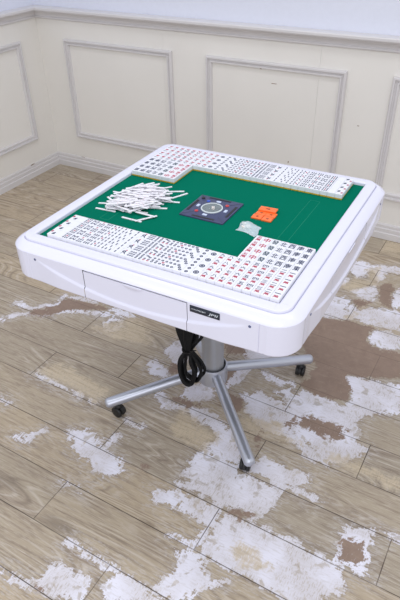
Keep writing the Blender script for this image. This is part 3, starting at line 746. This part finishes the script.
# ------------------------------------------------------------ heap of point sticks
m_stick = mat('white_stick', (238, 236, 242), 0.4)
m_dotr = mat('stick_dot_red', (200, 70, 70), 0.5)
SLn, SW, ST = 0.0620, 0.0058, 0.0024
def stick_mesh(pattern):
    bm = bmesh.new(); box(bm, -SLn / 2, SLn / 2, -SW / 2, SW / 2, 0, ST, bev=0.0006, seg=2)
    z = ST + 0.0001
    if pattern == 0: disc(bm, 0, 0, 0.0012, z, 1, 8)
    elif pattern == 1:
        for x in (-0.003, -0.001, 0.001, 0.003):
            for y in (-0.001, 0.001): disc(bm, x, y, 0.0005, z, 2, 6)
    else:
        disc(bm, 0, 0, 0.0010, z, 1, 8)
        for x in (-0.004, 0.004): disc(bm, x, 0, 0.0007, z, 1, 6)
    me = bpy.data.meshes.new('point_stick'); bm.normal_update(); bm.to_mesh(me); bm.free()
    for m_ in (m_stick, m_dotr, m_ink): me.materials.append(m_)
    return me
SM = [stick_mesh(k) for k in range(3)]
placed = []
def corners(x, y, a, L=SLn, W=SW):
    c, s = math.cos(a), math.sin(a)
    return [(x + u * L / 2 * c - v * W / 2 * s, y + u * L / 2 * s + v * W / 2 * c) for u, v in ((-1, -1), (1, -1), (1, 1), (-1, 1))]
def overlap(A, B, aa, ab):
    for a in (aa, aa + PI / 2, ab, ab + PI / 2):
        c, s = math.cos(a), math.sin(a)
        pa = [x * c + y * s for x, y in A]; pb = [x * c + y * s for x, y in B]
        if max(pa) <= min(pb) or max(pb) <= min(pa): return False
    return True
def top_at(x, y, a):
    C = corners(x, y, a); z = FELT_Z
    for (px_, py_, pa_, pz, pc) in placed:
        if (px_ - x) ** 2 + (py_ - y) ** 2 < 0.0045 and overlap(C, pc, a, pa_): z = max(z, pz + ST + 0.0001)
    return z
rg = random.Random(21)
edge_sticks = [(-0.257, -0.131, 0.10), (-0.162, -0.146, 0.0), (-0.128, -0.128, 0.95), (-0.140, -0.113, -0.02), (-0.236, 0.018, 1.30), (-0.190, 0.052, 0.9), (-0.122, 0.030, 1.1), (-0.268, -0.062, 1.0), (-0.270, -0.095, 0.35), (-0.215, -0.112, -0.1), (-0.128, -0.012, 0.3), (-0.150, 0.050, 0.5)]
def heap_frame(u, v):       # heap outline, roughly a leaning oval
    return (-0.201 + 0.086 * u, -0.046 + 0.094 * v + 0.018 * u)
for i in range(135):
    if i < len(edge_sticks): x, y, a = edge_sticks[i]; z = top_at(x, y, a)
    else:
        best = None
        for t in range(14):
            r = math.sqrt(rg.random()) * 0.80; q = rg.uniform(0, 2 * PI)
            x, y = heap_frame(r * math.cos(q), r * math.sin(q)); a = rg.gauss(0.35, 0.75)
            z = top_at(x, y, a) + r * r * 0.006
            if best is None or z < best[0]: best = (z, x, y, a)
        z, x, y, a = best; z = top_at(x, y, a)
    placed.append((x, y, a, z, corners(x, y, a)))
for i, (x, y, a, z, c) in enumerate(placed):
    o = bpy.data.objects.new('point_stick', SM[(0, 0, 1, 2)[i % 4]]); COL.objects.link(o)
    o.location = (x, y, z); o.rotation_euler = (0, 0, a)
    tag(o, 'thin white point stick in the loose heap on the green felt', 'point stick', 'white point sticks heaped on the felt')

# ------------------------------------------------------------ orange plates
m_or = mat('orange_plastic', (255, 118, 52), 0.4)
m_ormark = mat('dark_engraving', (120, 52, 30), 0.5)
orange = [('orange marker plate, corner nearest the clear bag', 0.1275, 0.0135, 0.04, 0), ('orange marker plate, corner nearest the near tile block', 0.1565, 0.0120, 0.02, 0),
          ('orange marker plate, middle of the side facing the centre console', 0.1295, 0.0370, -0.05, 0), ('orange marker plate, middle of the side facing the right rim', 0.1570, 0.0365, 0.05, 0),
          ('orange marker plate, topmost of the cluster, lying across the far end', 0.1405, 0.0555, 0.06, 1)]
bm = bmesh.new()
box(bm, -0.0137, 0.0137, -0.0112, 0.0112, 0, 0.0045, bev=0.0010, seg=2)
disc(bm, 0, 0, 0.0034, 0.0046, 1, 10, 0.0018); bar(bm, 0, 0.0, 0.0090, 0.0012, 0.00465, 1, 0.3); bar(bm, 0.001, -0.003, 0.0050, 0.0010, 0.00462, 1, -0.5)
OM = bpy.data.meshes.new('marker_plate'); bm.normal_update(); bm.to_mesh(OM); bm.free(); OM.materials.append(m_or); OM.materials.append(m_ormark)
for lb, x, y, a, lv in orange:
    o = bpy.data.objects.new('marker_plate', OM); COL.objects.link(o); o.location = (x, y, FELT_Z + lv * 0.0046); o.rotation_euler = (0, 0, a)
    if lv: o.scale = (1.75, 1, 1)
    tag(o, lb, 'marker plate', 'orange marker plates on the felt')

# ------------------------------------------------------------ dice in a clear bag
m_die = mat('white_die', (236, 228, 222), 0.3)
m_pip = mat('dark_pip', (60, 30, 30), 0.4)
def die_mesh(s):
    bm = bmesh.new(); box(bm, -s / 2, s / 2, -s / 2, s / 2, 0, s, bev=s * 0.12, seg=2)
    disc(bm, 0, 0, s * 0.18, s + 0.0001, 1, 10)
    for R_, pips in ((Matrix.Rotation(PI / 2, 4, 'X'), [(-.22, -.22), (.22, .22)]), (Matrix.Rotation(PI / 2, 4, 'Z') @ Matrix.Rotation(PI / 2, 4, 'X'), [(-.25, -.25), (.25, .25), (0, 0)])):
        for (a, b) in pips:
            vs = [bm.verts.new(Matrix.Translation((0, 0, s / 2)) @ R_ @ Vector((a * s + s * .1 * math.cos(2 * PI * k / 8), b * s + s * .1 * math.sin(2 * PI * k / 8), s / 2 + 0.0001))) for k in range(8)]
            bm.faces.new(vs).material_index = 1
    me = bpy.data.meshes.new('die'); bm.normal_update(); bm.to_mesh(me); bm.free(); me.materials.append(m_die); me.materials.append(m_pip); return me
DM = die_mesh(0.0095)
for lb, x, y, z, a, g_ in (('small white die in the clear bag, toward the centre console', 0.117, -0.046, FELT_Z + 0.0008, 0.5, 'dice in the clear bag'), ('small white die in the clear bag, nearer the near rim', 0.122, -0.060, FELT_Z + 0.0008, 1.1, 'dice in the clear bag'),
                           ('small white die in the clear bag, nearer the right rim', 0.131, -0.050, FELT_Z + 0.0008, 0.2, 'dice in the clear bag'),
                           ('small white die inside the clear dome of the centre console', 0.006, -0.004, ZT + 0.0009, 0.4, None)):
    o = bpy.data.objects.new('die', DM); COL.objects.link(o); o.location = (x, y, z); o.rotation_euler = (0, 0, a)
    if 'dome' in lb: o.scale = (0.8, 0.8, 0.8)
    tag(o, lb, 'die', g_)
bm = bmesh.new()
NX, NY = 26, 22; top = []; bot = []
def bag_shape(u, v):
    x = -0.029 + 0.058 * u; y = -0.025 + 0.050 * v
    x += 0.004 * math.sin(5 * v + 0.5) ; y += 0.004 * math.sin(4 * u) - 0.006 * u
    return x, y
for i in range(NX + 1):
    rt_, rb_ = [], []
    for j in range(NY + 1):
        u, v = i / NX, j / NY; x, y = bag_shape(u, v)
        e = min(u, 1 - u, v, 1 - v); k = min(1, e / 0.18)
        bump_ = math.exp(-((x + 0.008) ** 2 + (y - 0.001) ** 2) / 0.00022)
        h = 0.0012 + k * (0.0035 + 0.0115 * bump_ + 0.0035 * abs(noise.noise(Vector((u * 6, v * 6, 2)))))+ 0.0015 * noise.noise(Vector((u * 14, v * 12, 7)))
        h = max(h, 0.0008)
        rt_.append(bm.verts.new((x, y, h))); rb_.append(bm.verts.new((x, y, 0.0002)))
    top.append(rt_); bot.append(rb_)
for i in range(NX):
    for j in range(NY):
        bm.faces.new((top[i][j], top[i + 1][j], top[i + 1][j + 1], top[i][j + 1])); bm.faces.new((bot[i][j], bot[i + 1][j], bot[i + 1][j + 1], bot[i][j + 1]))
for i in range(NX):
    bm.faces.new((top[i][0], top[i + 1][0], bot[i + 1][0], bot[i][0])); bm.faces.new((top[i][NY], top[i + 1][NY], bot[i + 1][NY], bot[i][NY]))
for j in range(NY):
    bm.faces.new((top[0][j], top[0][j + 1], bot[0][j + 1], bot[0][j])); bm.faces.new((top[NX][j], top[NX][j + 1], bot[NX][j + 1], bot[NX][j]))
bag = build('plastic_bag', bm, m_film, smooth=50)
bag.location = (0.134, -0.050, FELT_Z); bag.rotation_euler = (0, 0, -0.05)
tag(bag, 'small crumpled clear plastic bag holding dice, on the felt beside the orange plates', 'bag')
